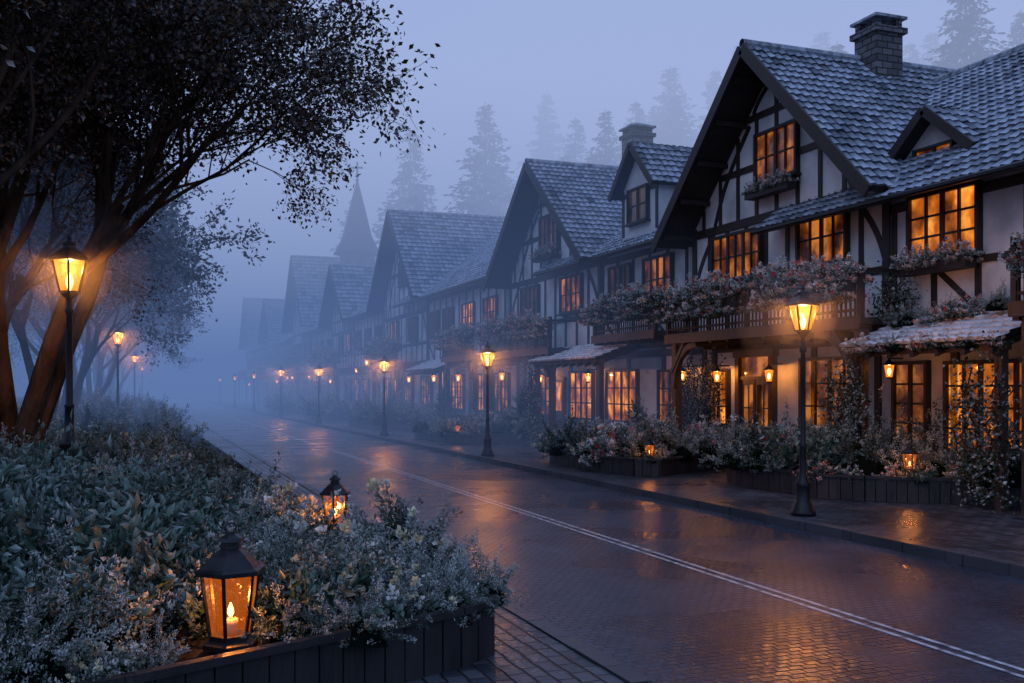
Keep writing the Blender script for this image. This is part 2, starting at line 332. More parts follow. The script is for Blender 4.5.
# ------------------------------------------------------------ flower beds
def boards_wall(mb,P,h,z0,closed=True,mat=boards,bw=.16,skip=None):
    n=len(P)
    for i in range(n if closed else n-1):
        a=Vector((*P[i],0)); b=Vector((*P[(i+1)%n],0)); L=(b-a).length; d=(b-a)/L; o=Vector((d.y,-d.x,0))
        k=max(1,int(L/bw)); st=L/k
        for j in range(k):
            t=.035+R.uniform(0,.008); hh=h-R.uniform(0,.006)
            p=a+d*(st*(j+.5)); mb.beam(p+Vector((0,0,z0)),p+Vector((0,0,z0+hh)),st-.012,t,mat,out=o)
        mb.beam(a+Vector((0,0,z0+h+.02)),b+Vector((0,0,z0+h+.02)),.05,.075,mat,out=o)
def bed(P,h,kinds,spacing,scale,z0=.12,margin=.25,name='raised_flower_bed',clear=()):
    E=empty(name); mb=MB(); boards_wall(mb,P,h,z0); mb.build('edging',E)
    mb=MB(); mb.poly([(p[0],p[1],z0+h-.04) for p in P],soil); mb.build('soil',E)
    for x,y in scatter(P,spacing):
        s=scale*R.uniform(.55,1.3)
        for cx,cy in clear:
            if (x-cx)**2+(y-cy)**2<.6: s=min(s,.5)
        put(R.choice(kinds),E,x,y,z0+h-.06,s)
    return E
K=heath+fern+mixb+pinkb
FP=[(-9,4.2),(-3,4.75),(-.1,5.78),(1.2,6.35),(2.1,6.72),(2.42,6.95),(2.5,7.3),(2.48,11.2),(2.1,12.2),(-9,12.2)]
E=empty('raised_flower_bed'); mb=MB(); boards_wall(mb,FP,.38,.03); mb.build('edging',E)
mb=MB()
def bz(x): return .38+.3*smooth((.6-x)/3)
gx=[-9,-6,-3,-1.5,-.5,.5,1.2]; 
mb.poly([(p[0],p[1],.38) for p in FP],soil)
for i in range(len(gx)-1):
    a,b=gx[i],gx[i+1]; y0=5.0 if b<-.5 else 6.6
    mb.poly([(a,y0+.6,bz(a)-.02+.003),(b,y0+.6,bz(b)-.02+.003),(b,12,bz(b)-.02+.003),(a,12,bz(a)-.02+.003)],soil)
mb.build('soil',E)
for x,y in scatter(FP,.33,9000):
    if x<-6.2: continue
    if (x-.52)**2+(y-6.2)**2<.17 or (abs(x-.5)<.3 and y<6.2): continue
    if (x-1.95)**2+(y-10.5)**2<.14: continue
    left=x<.4 and y>7.0
    near=(x-.5)**2+(y-6.2)**2<.5
    m=R.choice(broad*3+darkb+heath[:2]+mixb[:1]) if left else R.choice(heath+heath+fern+mixb*2+darkb+broad[:1])
    s=R.uniform(.6,1.2)*(1.12 if left and y>7.5 else .92)*(.62 if near else 1)
    edge=min(2.5-x, y-(5.8+.43*x) if x>-.1 else y-5.2)
    if edge<.25: s*=.72
    if x>.9 and y>8.2 and abs(x-1.95*y/10.6)<.42: s=min(s,.5)
    put(m,E,x,y,bz(x)-.04,s)
for i in range(26):
    t=i/25; x=-2+4.3*t; y=(5.1+.36*(x+2) if x<-.1 else 5.85+.43*(x+.1))+.12
    if abs(x-.5)<.32: continue
    put(R.choice(heath+fern+mixb),E,x,y,.36,R.uniform(.4,.6))
E=empty('garden_bank'); mb=MB()
prof=[(2.1,.0),(2.0,.28),(1.5,.36),(.5,.5),(-1,.68),(-4,.75),(-9,.75),(-14,.6)]
yy=[12.3+8*i for i in range(20)]
mb.add([(x+.15*math.sin(y*.7),y,z) for y in yy for x,z in prof],[(j*8+i,j*8+i+1,(j+1)*8+i+1,(j+1)*8+i) for j in range(19) for i in range(7)],soil)
mb.build('earth',E,True)
def bankz(x):
    for (a,za),(b,zb) in zip(prof,prof[1:]):
        if b<=x<=a: return za+(zb-za)*(a-x)/(a-b)
    return .7
for x,y in scatter([(-6,12.2),(1.7,12.2),(1.2,26),(-6,26)],.52,6000):
    if (x+1)**2+(y-16.5)**2<.08: continue
    s=R.uniform(.5,1.0)*(1.05 if x<.8 else .8)
    put(R.choice(broad*2+darkb*2+heath+mixb+pinkb),E,x,y,bankz(x)-.05,s)
for x,y in scatter([(-7,26),(1.2,26),(.8,90),(-7,90)],1.25,3000):
    put(R.choice(heath+darkb+mixb+darkb),E,x,y,bankz(x)-.05,R.uniform(1.0,1.7))
bed([(11.3,13.45),(14.1,11.2),(14.0,17.4),(11.2,17.4),(10.8,16.6),(10.85,14.1)],.38,K+ger+darkb*2+broad[:2],.5,1.35,clear=((12.0,13.1),(11.4,13.2)))
bed([(10.35,18.75),(13.1,20.4),(13.1,23.2),(10.2,23.8),(9.65,23.0),(9.7,19.6),(9.9,19.0)],.34,K+mixb+ger+darkb*2,.5,1.2,clear=((10.2,18.9),))
bed([(9.75,31.6),(12.6,30.6),(12.9,36.5),(9.75,36.5)],.3,K+darkb,.7,1.4,clear=((9.95,31.8),))
bed([(9.9,43.5),(12.6,42.5),(12.8,49),(9.9,50)],.3,K+darkb,.9,1.6)
bed([(9.9,57),(12.6,56),(12.8,65),(9.9,65)],.3,K+darkb,1.1,1.8)
bed([(9.9,73),(12.6,72),(12.8,84),(9.9,84)],.3,K+darkb,1.4,2.0)
for x,y,s in ((12.2,31.4,1.0),(12.9,24.6,.8),(12.4,41.5,1.0),(12.5,51,.9)):
    E=empty('conical_shrub')
    for k in range(7): put(darkb[k%2],E,x,y,.2+k*.22*s,s*(1.7-.19*k),s*1.1)
    mb=MB(); mb.lathe(x,y,[(.05,0),(.02,1.4*s)],6,bark,0,.1); mb.build('stem',E)

# ------------------------------------------------------------ roof tiles
def tiles(O,U,V,lu,lv,acc,tw=.21,tl=.27,seed=1):
    rng=np.random.default_rng(seed); O=np.array(O,float);U=np.array(U,float);V=np.array(V,float)
    Nn=np.cross(U,V); Nn/=np.linalg.norm(Nn)
    if Nn[2]<0: Nn=-Nn
    ni=int(lu/tw); nj=int(lv/tl); tw=lu/ni; tl=lv/nj
    I,J=np.meshgrid(np.arange(ni),np.arange(nj)); I=I.ravel();J=J.ravel(); n=len(I)
    s0=I*tw+rng.normal(0,.005,n); t0=J*tl+rng.normal(0,.010,n); h=rng.normal(.012,.004,n)
    def P(s,t,hh): return O+s[:,None]*U+t[:,None]*V+hh[:,None]*Nn
    g=tw*.97
    vs=[P(s0,t0,h-.02),P(s0+g,t0,h-.02),P(s0,t0,h+.02),P(s0+g/2,t0-.03,h+.065),P(s0+g,t0,h+.02),
        P(s0,t0+tl*1.08,h-.02),P(s0+g/2,t0+tl*1.08,h+.025),P(s0+g,t0+tl*1.08,h-.02)]
    Vt=np.stack(vs,1).reshape(-1,3)
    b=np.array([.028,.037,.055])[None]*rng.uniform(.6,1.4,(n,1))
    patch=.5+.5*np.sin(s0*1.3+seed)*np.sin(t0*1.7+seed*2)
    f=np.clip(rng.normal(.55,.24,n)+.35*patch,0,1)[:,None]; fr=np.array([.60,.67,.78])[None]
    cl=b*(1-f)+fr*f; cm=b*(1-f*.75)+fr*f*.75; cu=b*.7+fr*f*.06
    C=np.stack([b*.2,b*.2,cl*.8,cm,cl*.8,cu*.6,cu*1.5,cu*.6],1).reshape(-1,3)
    k=(np.arange(n)*8)[:,None]
    acc['V'].append(Vt); acc['C'].append(C)
    off=acc['n']; 
    for pat in ((2,3,6,5),(3,4,7,6)): acc['F'].extend((k+off+np.array(pat)).tolist())
    acc['F'].extend((k+off+np.array((0,1,4,3,2))).tolist()); acc['n']+=len(Vt)
def roofacc(): return dict(V=[],C=[],F=[],n=0)
def roofbuild(acc,name,parent):
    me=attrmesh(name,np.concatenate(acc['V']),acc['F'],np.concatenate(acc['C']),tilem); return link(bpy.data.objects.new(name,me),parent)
def slab(mb,a,b,c,d,t,mat):
    A=[Vector(p) for p in (a,b,c,d)]; n=(A[1]-A[0]).cross(A[3]-A[0]).normalized()
    if n.z<0:n=-n
    B=[p-n*t for p in A]
    mb.add(A+B,[(0,1,2,3),(7,6,5,4),(0,4,5,1),(1,5,6,2),(2,6,7,3),(3,7,4,0)],mat)

XR,XW,XG=12.5,13.4,14.0
def window(mb,x,yc,zc,w,h,cols,rows,mat,ft=.07):
    y0,y1,z0,z1=yc-w/2,yc+w/2,zc-h/2,zc+h/2
    mb.poly([(x-.05,y0,z0),(x-.05,y1,z0),(x-.05,y1,z1),(x-.05,y0,z1)],mat)
    mb.box(x-.13,x-.002,y0-ft,y0,z0-ft,z1+ft,timber); mb.box(x-.13,x-.002,y1,y1+ft,z0-ft,z1+ft,timber)
    mb.box(x-.125,x-.004,y0,y1,z1,z1+ft,timber); mb.box(x-.125,x-.004,y0,y1,z0-ft,z0,timber)
    mb.box(x-.2,x-.006,y0-ft-.05,y1+ft+.05,z0-ft-.05,z0-ft,timber)
    for i in range(1,cols):
        y=y0+w*i/cols; t=.045 if (i%2==0 or cols<=3) else .022; mb.box(x-.10,x-.052,y-t,y+t,z0,z1,timber)
    for j in range(1,rows):
        z=z0+h*j/rows; mb.box(x-.08,x-.053,y0,y1,z-.02,z+.02,timber)
def flowerbox(mb,E,x,y0,y1,z,kinds=ger,s=.6,step=.26):
    mb.box(x-.28,x-.02,y0,y1,z,z+.2,timber)
    n=max(2,int((y1-y0)/step))
    for i in range(n):
        put(R.choice(kinds),E,x-.17+R.uniform(-.06,.06),y0+(y1-y0)*(i+.5)/n,z+.14,s*R.uniform(.8,1.15))
def wall_lantern(mb,gm,E,x,y,z,s=1,e=14,light=True):
    mb.box(x-.3*s,x,y-.012,y+.012,z+.3*s,z+.325*s,metal)
    mb.lathe(x-.28*s,y,[(.095*s,.2*s),(.115*s,.205*s),(.03*s,.28*s),(.008*s,.31*s)],6,metal,0,z)
    mb.lathe(x-.28*s,y,[(.055*s,-.03*s),(.055*s,0)],6,metal,0,z)
    gm.lathe(x-.28*s,y,[(.05*s,0),(.085*s,.2*s)],6,lampglass,0,z,caps=False)
    gm.lathe(x-.28*s,y,[(.01,.03*s),(.03*s,.07*s),(.03*s,.12*s),(.01,.15*s)],6,bulb,0,z)
    if light: plight('wall_lantern_light',(x-.28*s,y,z+.17*s),e,E,.02)
def chimney(E,x,y,w,z0,z1):
    mb=MB(); mb.box(x-w/2,x+w/2,y-w/2,y+w/2,z0,z1-.35,stone); mb.box(x-w/2-.08,x+w/2+.08,y-w/2-.08,y+w/2+.08,z1-.35,z1-.22,stone)
    for a in (-1,1):
        for b in (-1,1): mb.box(x+a*w*.38-.08,x+a*w*.38+.08,y+b*w*.38-.08,y+b*w*.38+.08,z1-.22,z1-.02,stone)
    mb.lathe(x,y,[(w*.85,0),(w*.85,.06),(w*.2,.22),(.02,.26)],4,frostroof,math.pi/4,z1-.02); mb.build('chimney',E)
def curve_brace(mb,x,y0,z0,y1,z1,bulge,w=.13,seg=5):
    pts=[]
    for i in range(seg+1):
        t=i/seg; pts.append((x,y0+(y1-y0)*t+bulge*math.sin(math.pi*t)*(1 if y1<y0 else -1),z0+(z1-z0)*t))
    for a,b in zip(pts,pts[1:]): mb.beam(a,b,w,.024,timber)
def balcony(mb,E,y0,y1,z,x0=12.2,x1=13.4,posts=True,fl=True,s=.85,step=.33,gap=None):
    mb.box(x0,x1,y0,y1,z-.12,z,timber); mb.box(x0-.05,x0,y0-.05,y1+.05,z-.2,z+.03,timber2)
    y=y0+.2
    while y<y1: mb.box(x0+.05,x1,y-.06,y+.06,z-.25,z-.12,timber); y+=.7
    mb.box(x0+.0,x0+.07,y0,y1,z+.85,z+.92,timber); mb.box(x0+.01,x0+.06,y0,y1,z+.12,z+.17,timber)
    y=y0
    while y<=y1+.01: mb.box(x0+.02,x0+.05,y-.015,y+.015,z,z+.85,timber); y+=.13
    for yy in (y0,y1):
        mb.box(x0,x0+.1,yy-.05,yy+.05,z,z+1,timber)
        mb.box(x0,x1,yy-.025,yy+.025,z+.85,z+.91,timber)
        if posts:
            mb.box(x0+.1,x0+.28,yy-.09+(.15 if yy==y0 else -.15),yy+.09+(.15 if yy==y0 else -.15),.11,z-.2,timber2)
            sg=1 if yy==y0 else -1
            mb.beam((x0+.11,yy+sg*.15,z-.9),(x0+.11,yy+sg*.75,z-.2),.1,.1,timber2)
    if fl:
        gaps=[gap] if gap else [((y0+y1)/2-.25,(y0+y1)/2+.25)]
        y=y0+.25
        while y<y1-.15:
            if not any(a<y<b for a,b in gaps):
                put(R.choice(ger),E,x0-.08+R.uniform(-.1,.08),y,z+.66+R.uniform(-.08,.14),s*R.uniform(.85,1.35))
                put(R.choice(ger),E,x0-.14,y+R.uniform(-.1,.1),z+.36,s*R.uniform(.7,1.0))
            y+=step
        for a,b in ((y0+.1,gaps[0][0]),(gaps[0][1],y1-.1)): mb.box(x0-.24,x0-.01,a,b,z+.48,z+.7,timber)
def vine(E,x,y0,y1,z0,z1,n,seed,spread=.18):
    rng=np.random.default_rng(seed); st=max(4,int(n/160)); P=[];mbv=MB()
    for s in range(st):
        y=rng.uniform(y0,y1); xx=x; pts=[]; z=z0
        top=rng.uniform(z0+.5*(z1-z0),z1)
        while z<top:
            pts.append((xx,y,z)); z+=.12; y+=rng.normal(0,.07); xx=x-abs(rng.normal(.05,.04))
        if len(pts)<3: continue
        mbv.tube([Vector(p) for p in pts],[.014]*len(pts),4,bark)
        p=np.array(pts)[rng.integers(0,len(pts),160)]+rng.normal(0,spread,(160,3))*np.array([.45,1,1]); P.append(p)
    mbv.build('vine_stems',E); P=np.concatenate(P); m=len(P)
    dk=np.array([[.032,.06,.032]])*rng.uniform(.4,1.6,(m,1)); f=np.clip(rng.normal(.22,.28,m),0,1)[:,None]
    C1=dk*(1-f)+np.array([W])*f; D=rng.normal(size=(m,3)); D[:,2]-=.5; D[:,0]-=.5
    V,F,C=leafarrays(P,D,rng.uniform(.04,.09,m),.7,dk*.5,C1,rng)
    link(bpy.data.objects.new('vine_leaves',attrmesh('vine_leaves',V,F,C,leafm)),E)
def leanto(E,y0,y1,zf,zb,xf=12.1,xb=XG):
    mb=MB(); slab(mb,(xf,y0,zf),(xf,y1,zf),(xb,y1,zb),(xb,y0,zb),.08,timber)
    y=y0+.1
    while y<y1: mb.beam((xf-.02,y,zf-.14),(xb,y,zb-.14),.08,.1,timber,out=(0,0,-1)); y+=.55
    for yy in (y0+.12,y1-.12): mb.box(xf+.15,xf+.29,yy-.07,yy+.07,.11,zf-.02,timber2)
    mb.box(xf+.12,xf+.3,y0,y1,zf-.17,zf-.06,timber2); mb.build('canopy_frame',E)
    a=roofacc(); L=math.hypot(xb-xf,zb-zf); tiles((xf-.05,y0-.05,zf+.0),(0,1,0),((xb-xf)/L,0,(zb-zf)/L),y1-y0+.1,L,a,.2,.24,seed=int(y0*7)); 
    a['C']=[np.minimum(c*1.2+.36,.9) for c in a['C']]; roofbuild(a,'canopy_tiles',E)

def house(yc,hw,zap,zev,wy0,wy1,we,wr,big=False,far=0,seed=0):
    E=empty('timber_framed_house'); m=(zap-zev)/hw; wa,wb=yc-hw+.45,yc+hw-.45; D=9
    mb=MB(); zr=zap-.17-m*(hw-.45)
    pts=[(wa,3.15),(wb,3.15),(wb,zr),(yc,zap-.17),(wa,zr)]
    for x in (XW,XW+D): mb.poly([(x,y,z) for y,z in pts],plaster)
    for i in range(5):
        a,b=pts[i],pts[(i+1)%5]; mb.poly([(XW,*a),(XW+D,*a),(XW+D,*b),(XW,*b)],plaster)
    lo,hi=min(wa,wy0),max(wb,wy1)
    mb.box(XG,XG+8,lo,hi,.05,3.2,plaster); mb.box(XG-.05,XG,lo-.02,hi+.02,.05,.75,stone)
    mb.box(XW+.04,XW+8,wy0,wy1,3.17,we+.12,plaster)
    mb.build('walls',E)
    mb=MB(); acc=roofacc(); Ls=math.hypot(hw,zap-zev); tw,tl=((.21,.27),(.27,.33),(.4,.45))[far]
    for s in (-1,1):
        slab(mb,(XR,yc,zap),(XR+D+1,yc,zap),(XR+D+1,yc+s*hw,zev),(XR,yc+s*hw,zev),.13,timber)
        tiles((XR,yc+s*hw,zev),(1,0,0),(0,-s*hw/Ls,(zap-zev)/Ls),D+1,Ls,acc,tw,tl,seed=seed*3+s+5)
        mb.beam((XR-.01,yc+s*.02,zap-.10),(XR-.01,yc+s*(hw+.03),zev-.10-m*.03),.26,.06,timber)
        for k in range(5):
            t=(k+.5)/5; mb.box(XR+.05,XW,yc+s*hw*t-.05,yc+s*hw*t+.05,zap-(zap-zev)*t-.32,zap-(zap-zev)*t-.2,timber)
    mb.tube([Vector((XR-.03,yc,zap+.03)),Vector((XR+D+1,yc,zap+.03))],[.1,.1],8,frostroof)
    xr=17.5; x0=12.8; Lw=math.hypot(xr-x0,wr-we)
    ya,yb=min(wy0,wy1),max(wy0,wy1)
    slab(mb,(x0,ya,we),(x0,yb,we),(xr,yb,wr),(xr,ya,wr),.12,timber); slab(mb,(xr,ya,wr),(xr,yb,wr),(22.2,yb,we),(22.2,ya,we),.12,timber)
    mb.poly([(XW+.1,ya+.1,we),(22,ya+.1,we),(xr,ya+.1,wr-.1)],plaster)
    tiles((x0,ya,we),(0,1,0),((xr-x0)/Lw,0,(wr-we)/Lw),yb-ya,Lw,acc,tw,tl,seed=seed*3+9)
    mb.tube([Vector((xr,ya,wr+.03)),Vector((xr,yb,wr+.03))],[.1,.1],8,frostroof)
    mb.tube([Vector((x0-.06,ya,we-.05)),Vector((x0-.06,yb,we-.05))],[.06,.06],8,metal)
    mb.build('roof_structure',E); roofbuild(acc,'roof_tiles',E)
    mb=MB(); X=XW
    def zt(y): return zap-.17-m*abs(y-yc)
    def hz(z,w=.17,t=.036,a=None,b=None):
        ww=min(hw-.45,(zap-.17-z)/m-.05); a=a if a is not None else yc-ww; b=b if b is not None else yc+ww
        mb.beam((X,a,z),(X,b,z),w,t,timber)
    mb.box(X-.07,X-.001,wa-.02,wb+.02,3.1,3.38,timber)
    hz(4.28,.14); hz(5.9,.2,.04); 
    z2=zev+(zap-zev)*.30+.25; hz(z2,.15); z3=zev+(zap-zev)*.66; hz(z3,.15)
    for y in (wa+.09,wb-.09): mb.beam((X,y,3.38),(X,y,min(zt(y),5.9+.6)),.2,.033,timber)
    nv=9
    for i in range(1,nv):
        y=wa+(wb-wa)*i/nv; mb.beam((X,y,3.38),(X,y,5.8),.13,.03,timber)
    for i in range(1,nv+1):
        y=yc-hw+.6+(2*hw-1.2)*(i-.5)/(nv)
        if zt(y)-5.95>.35 : mb.beam((X,y,5.98),(X,y,min(zt(y)-.02,z3)),.12,.03,timber)
    for s in (-1,1):
        curve_brace(mb,X,yc+s*(hw-1.5),6.0,yc+s*1.05,z3-.15,.18); curve_brace(mb,X,yc+s*.9,z3+.08,yc+s*.1,zap-.6,.12,.11)
        curve_brace(mb,X,yc+s*(hw-.55),4.4,yc+s*(hw-1.45),5.8,.14)
    mb.beam((X,yc,z3),(X,yc,zap-.3),.13,.031,timber)
    y=wa+.2
    while y<wb: mb.box(XW+.02,XG+.1,y-.07,y+.07,2.98,3.14,timber); y+=.55
    X2=XW+.04
    if wy1<=yc: ra,rb=wy0,wa
    else: ra,rb=wb,wy1
    mb.box(X2-.06,X2-.001,ra,rb,3.12,3.36,timber); mb.beam((X2,ra,we-.1),(X2,rb,we-.1),.18,.04,timber); mb.beam((X2,ra,4.2),(X2,rb,4.2),.13,.035,timber)
    n=max(3,int((rb-ra)/.95))
    for i in range(n+1):
        y=ra+.08+(rb-ra-.16)*i/n; mb.beam((X2,y,3.36),(X2,y,we-.1),.13,.03,timber)
        if i%3==1 and i<n: mb.beam((X2,y+.06,3.4),(X2,y+(rb-ra)/n-.06,4.15),.11,.026,timber)
    n=int((hi-lo)/1.9)
    for i in range(n+1):
        y=lo+.1+(hi-lo-.2)*i/n; mb.beam((XG,y,.75),(XG,y,3.15),.17,.05,timber)
    mb.beam((XG,lo,3.0),(XG,hi,3.0),.2,.055,timber)
    mb.build('timber_frame',E)
    return E,ra,rb
def lean_dormer(E,yc,hw,zap,zev,xf,xb,wmat,ww=.7,wh=.6,zw=None,seed=3):
    mb=MB(); m=(zap-zev)/hw; a=roofacc(); L=math.hypot(hw,zap-zev)
    w=hw-.22
    pts=[(yc-w,zev-1.3),(yc+w,zev-1.3),(yc+w,zap-.1-m*w),(yc,zap-.1),(yc-w,zap-.1-m*w)]
    x=xf+.3
    for i in range(5):
        p,q=pts[i],pts[(i+1)%5]; mb.poly([(x,*p),(xb,*p),(xb,*q),(x,*q)],plaster)
    mb.poly([(x,*p) for p in pts],plaster)
    for s in (-1,1):
        slab(mb,(xf,yc,zap),(xb+1.5,yc,zap),(xb+1.5,yc+s*hw,zev),(xf,yc+s*hw,zev),.09,timber)
        tiles((xf,yc+s*hw,zev),(1,0,0),(0,-s*hw/L,(zap-zev)/L),xb+1.5-xf,L,a,.21,.26,seed=seed+s)
        mb.beam((xf-.01,yc,zap-.07),(xf-.01,yc+s*(hw+.02),zev-.07),.18,.05,timber)
        mb.beam((x,yc+s*(w-.07),zev-1.2),(x,yc+s*(w-.07),zap-.1-m*w),.13,.03,timber)
    mb.beam((x,yc-w,zev-.02),(x,yc+w,zev-.02),.12,.035,timber)
    window(mb,x,yc,zw if zw else zev-.45,ww,wh,2,2,wmat,.05)
    mb.build('dormer',E); roofbuild(a,'dormer_tiles',E)

# ======== HOUSE 1 (nearest)
E,ra,rb=house(18.85,4.05,9.6,5.72,6.0,18.85,5.5,9.15,seed=1)
wn=MB(); gl=MB()
window(wn,XW,18.8,7.25,1.45,1.05,4,2,dimglow)
window(wn,XW,20.4,5.15,1.95,1.0,6,2,dimglow)
window(wn,XW,17.2,5.15,1.5,1.05,4,2,dimglow)
window(wn,XW+.04,13.9,4.92,1.55,1.1,4,3,glow)
window(wn,XW+.04,10.6,4.92,1.5,1.1,4,3,glow)
flowerbox(wn,E,XW-.08,18.0,19.6,6.32,s=.55); flowerbox(wn,E,XW-.04,13.1,14.7,4.05,s=.6)
window(wn,XG,17.7,1.85,1.9,1.5,4,3,dimglow); window(wn,XG,22.1,1.75,.8,1.3,2,3,glow)
window(wn,XG,13.2,1.65,2.3,1.55,6,4,glow); window(wn,XG,15.3,1.7,.8,1.5,2,4,dimglow)
yd=20.45
wn.box(XG-.16,XG-.002,yd-.78,yd-.62,.1,2.75,timber2); wn.box(XG-.16,XG-.002,yd+.62,yd+.78,.1,2.75,timber2); wn.box(XG-.18,XG-.003,yd-.84,yd+.84,2.75,2.92,timber2)
wn.box(XG-.12,XG-.004,yd-.62,yd+.62,2.2,2.28,timber2)
wn.poly([(XG-.06,yd-.62,2.28),(XG-.06,yd+.62,2.28),(XG-.06,yd+.62,2.75),(XG-.06,yd-.62,2.75)],dimglow)
for s in (-1,1):
    c=yd+s*.31
    wn.box(XG-.09,XG-.005,c-.29,c+.29,.16,1.0,timber2); wn.box(XG-.11,XG-.09,c-.2,c+.2,.3,.88,timber)
    wn.box(XG-.09,XG-.005,c-.29,c-.22,1.0,2.2,timber2); wn.box(XG-.09,XG-.005,c+.22,c+.29,1.0,2.2,timber2); wn.box(XG-.09,XG-.005,c-.22,c+.22,2.08,2.2,timber2)
    wn.poly([(XG-.05,c-.22,1.0),(XG-.05,c+.22,1.0),(XG-.05,c+.22,2.08),(XG-.05,c-.22,2.08)],dimglow)
    wn.box(XG-.075,XG-.051,c-.012,c+.012,1.0,2.08,timber2); wn.box(XG-.07,XG-.052,c-.22,c+.22,1.5,1.53,timber2)
wn.box(XG-1.0,XG-.05,yd-1.0,yd+1.0,.11,.2,stone); wn.box(XG-.6,XG-.05,yd-.9,yd+.9,.2,.29,stone)
wn.box(XG-.16,XG-.09,yd-.06,yd-.03,1.1,1.3,metal)
balcony(wn,E,14.7,21.7,3.28,gap=(17.7,18.3))
wall_lantern(wn,gl,E,XG-.1,21.55,2.15,1.3,32); wall_lantern(wn,gl,E,XG-.1,19.35,2.15,1.3,32)
wall_lantern(wn,gl,E,XG-.8,14.7,2.2,1.1,12); wall_lantern(wn,gl,E,XG-.1,11.7,2.2,1.1,10)
for y,s in ((21.5,-1),(14.9,1)):
    for k in range(4):
        t0,t1=k/4*math.pi/2,(k+1)/4*math.pi/2
        wn.beam((12.35,y+s*(1.1-1.1*math.cos(t0)),2.0+1.05*math.sin(t0)),(12.35,y+s*(1.1-1.1*math.cos(t1)),2.0+1.05*math.sin(t1)),.14,.12,timber2)
balcony(wn,E,7.5,11.2,3.25,x0=12.1,x1=13.44)
wn.build('windows_and_joinery',E); gl.build('lantern_glass',E)
leanto(E,11.5,15.0,2.75,3.5)
for i in range(16): put(R.choice(ger+heath+fern),E,12.9+R.uniform(-.1,.9),11.7+i*.2,3.0+R.uniform(0,.35),R.uniform(.5,.8))
for i in range(9): put(R.choice(ger+fern),E,12.15,11.6+i*.4+R.uniform(-.1,.1),2.66,R.uniform(.35,.6))
vine(E,12.2,14.5,15.1,.4,3.0,2400,5); vine(E,12.2,11.4,12.0,.4,2.9,1600,6); vine(E,13.3,14.8,15.6,2.9,4.2,1500,8); vine(E,13.9,22.2,22.9,.3,3.3,2600,9,.22)
lean_dormer(E,14.7,1.15,7.25,6.3,13.7,16.2,dimglow,.9,.5,6.25)
chimney(E,16.0,18.6,.74,8.3,10.45)
# ======== HOUSE 2
E,ra,rb=house(32,4.5,9.8,5.95,22.75,32,5.95,8.9,seed=2)
wn=MB(); gl=MB()
window(wn,XW,32,7.4,1.5,1.15,4,2,darkglass); flowerbox(wn,E,XW-.08,31.1,32.9,6.45,s=.6)
window(wn,XW,33.8,5.1,1.6,1.1,4,2,darkglass); window(wn,XW,30.1,5.1,1.6,1.1,4,2,dimglow)
window(wn,XW+.04,24.3,5.0,1.5,1.15,4,2,dimglow); window(wn,XW+.04,26.6,5.0,1.3,1.15,4,2,darkglass)
window(wn,XG,27.6,1.75,2.0,1.5,4,3,glow); window(wn,XG,30.6,1.75,1.8,1.5,4,3,glow); window(wn,XG,34.2,1.75,1.8,1.4,4,3,dimglow); window(wn,XG,24.6,1.75,1.2,1.4,2,3,dimglow)
wn.box(XG-.12,XG-.003,32.0,33.0,.12,2.4,timber2); wn.poly([(XG-.125,32.15,1.2),(XG-.125,32.85,1.2),(XG-.125,32.85,2.2),(XG-.125,32.15,2.2)],glow)
balcony(wn,E,29.3,35.6,3.28,s=.8,step=.4); balcony(wn,E,22.9,26.6,3.5,x0=12.5,x1=13.44,posts=False,s=.85,step=.36)
wall_lantern(wn,gl,E,XG-.1,33.3,2.2,1.3,28); wall_lantern(wn,gl,E,XG-.1,29.2,2.2,1.3,28); wall_lantern(wn,gl,E,XG-.1,23.3,2.2,1.2,18)
wn.build('windows_and_joinery',E); gl.build('lantern_glass',E)
leanto(E,25.4,30.4,2.85,3.55,xf=12.0)
vine(E,12.1,30.0,30.6,.4,3.0,1800,15,.2); vine(E,13.9,22.9,24.0,.3,3.2,2200,16,.22)
lean_dormer(E,25.2,1.3,8.95,7.6,13.0,16.5,darkglass,1.1,.9,7.2,seed=8)
chimney(E,17.1,32.6,.85,9.0,11.5)
# ======== HOUSE 3
E,ra,rb=house(52.5,5.2,11.5,6.5,36.6,52.5,6.4,9.8,far=1,seed=3)
wn=MB(); gl=MB()
window(wn,XW,52.5,8.2,1.6,1.2,4,2,darkglass)
for y,mt in ((50.4,darkglass),(54.4,dimglow)): window(wn,XW,y,5.1,1.7,1.1,4,2,mt)
for y,mt in ((38.3,dimglow),(41.2,glow),(44.2,darkglass),(46.6,darkglass)): window(wn,XW+.04,y,5.1,1.5,1.1,4,2,mt)
for y in (38.5,41.5,44.5,50,53.5,56): window(wn,XG,y,1.8,1.7,1.5,4,3,R.choice([glow,glow,dimglow]))
balcony(wn,E,37.2,41.2,3.3,s=.9,step=.5); balcony(wn,E,49.5,55.5,3.3,s=1,step=.6)
for y in (37.2,43,47,51.8): wall_lantern(wn,gl,E,XG-.1,y,2.3,1.5,50,light=y in(47,))
wn.build('windows_and_joinery',E); gl.build('lantern_glass',E)
leanto(E,42.5,47.5,2.85,3.55,xf=12.3)
chimney(E,17.5,45,.9,9.2,11)
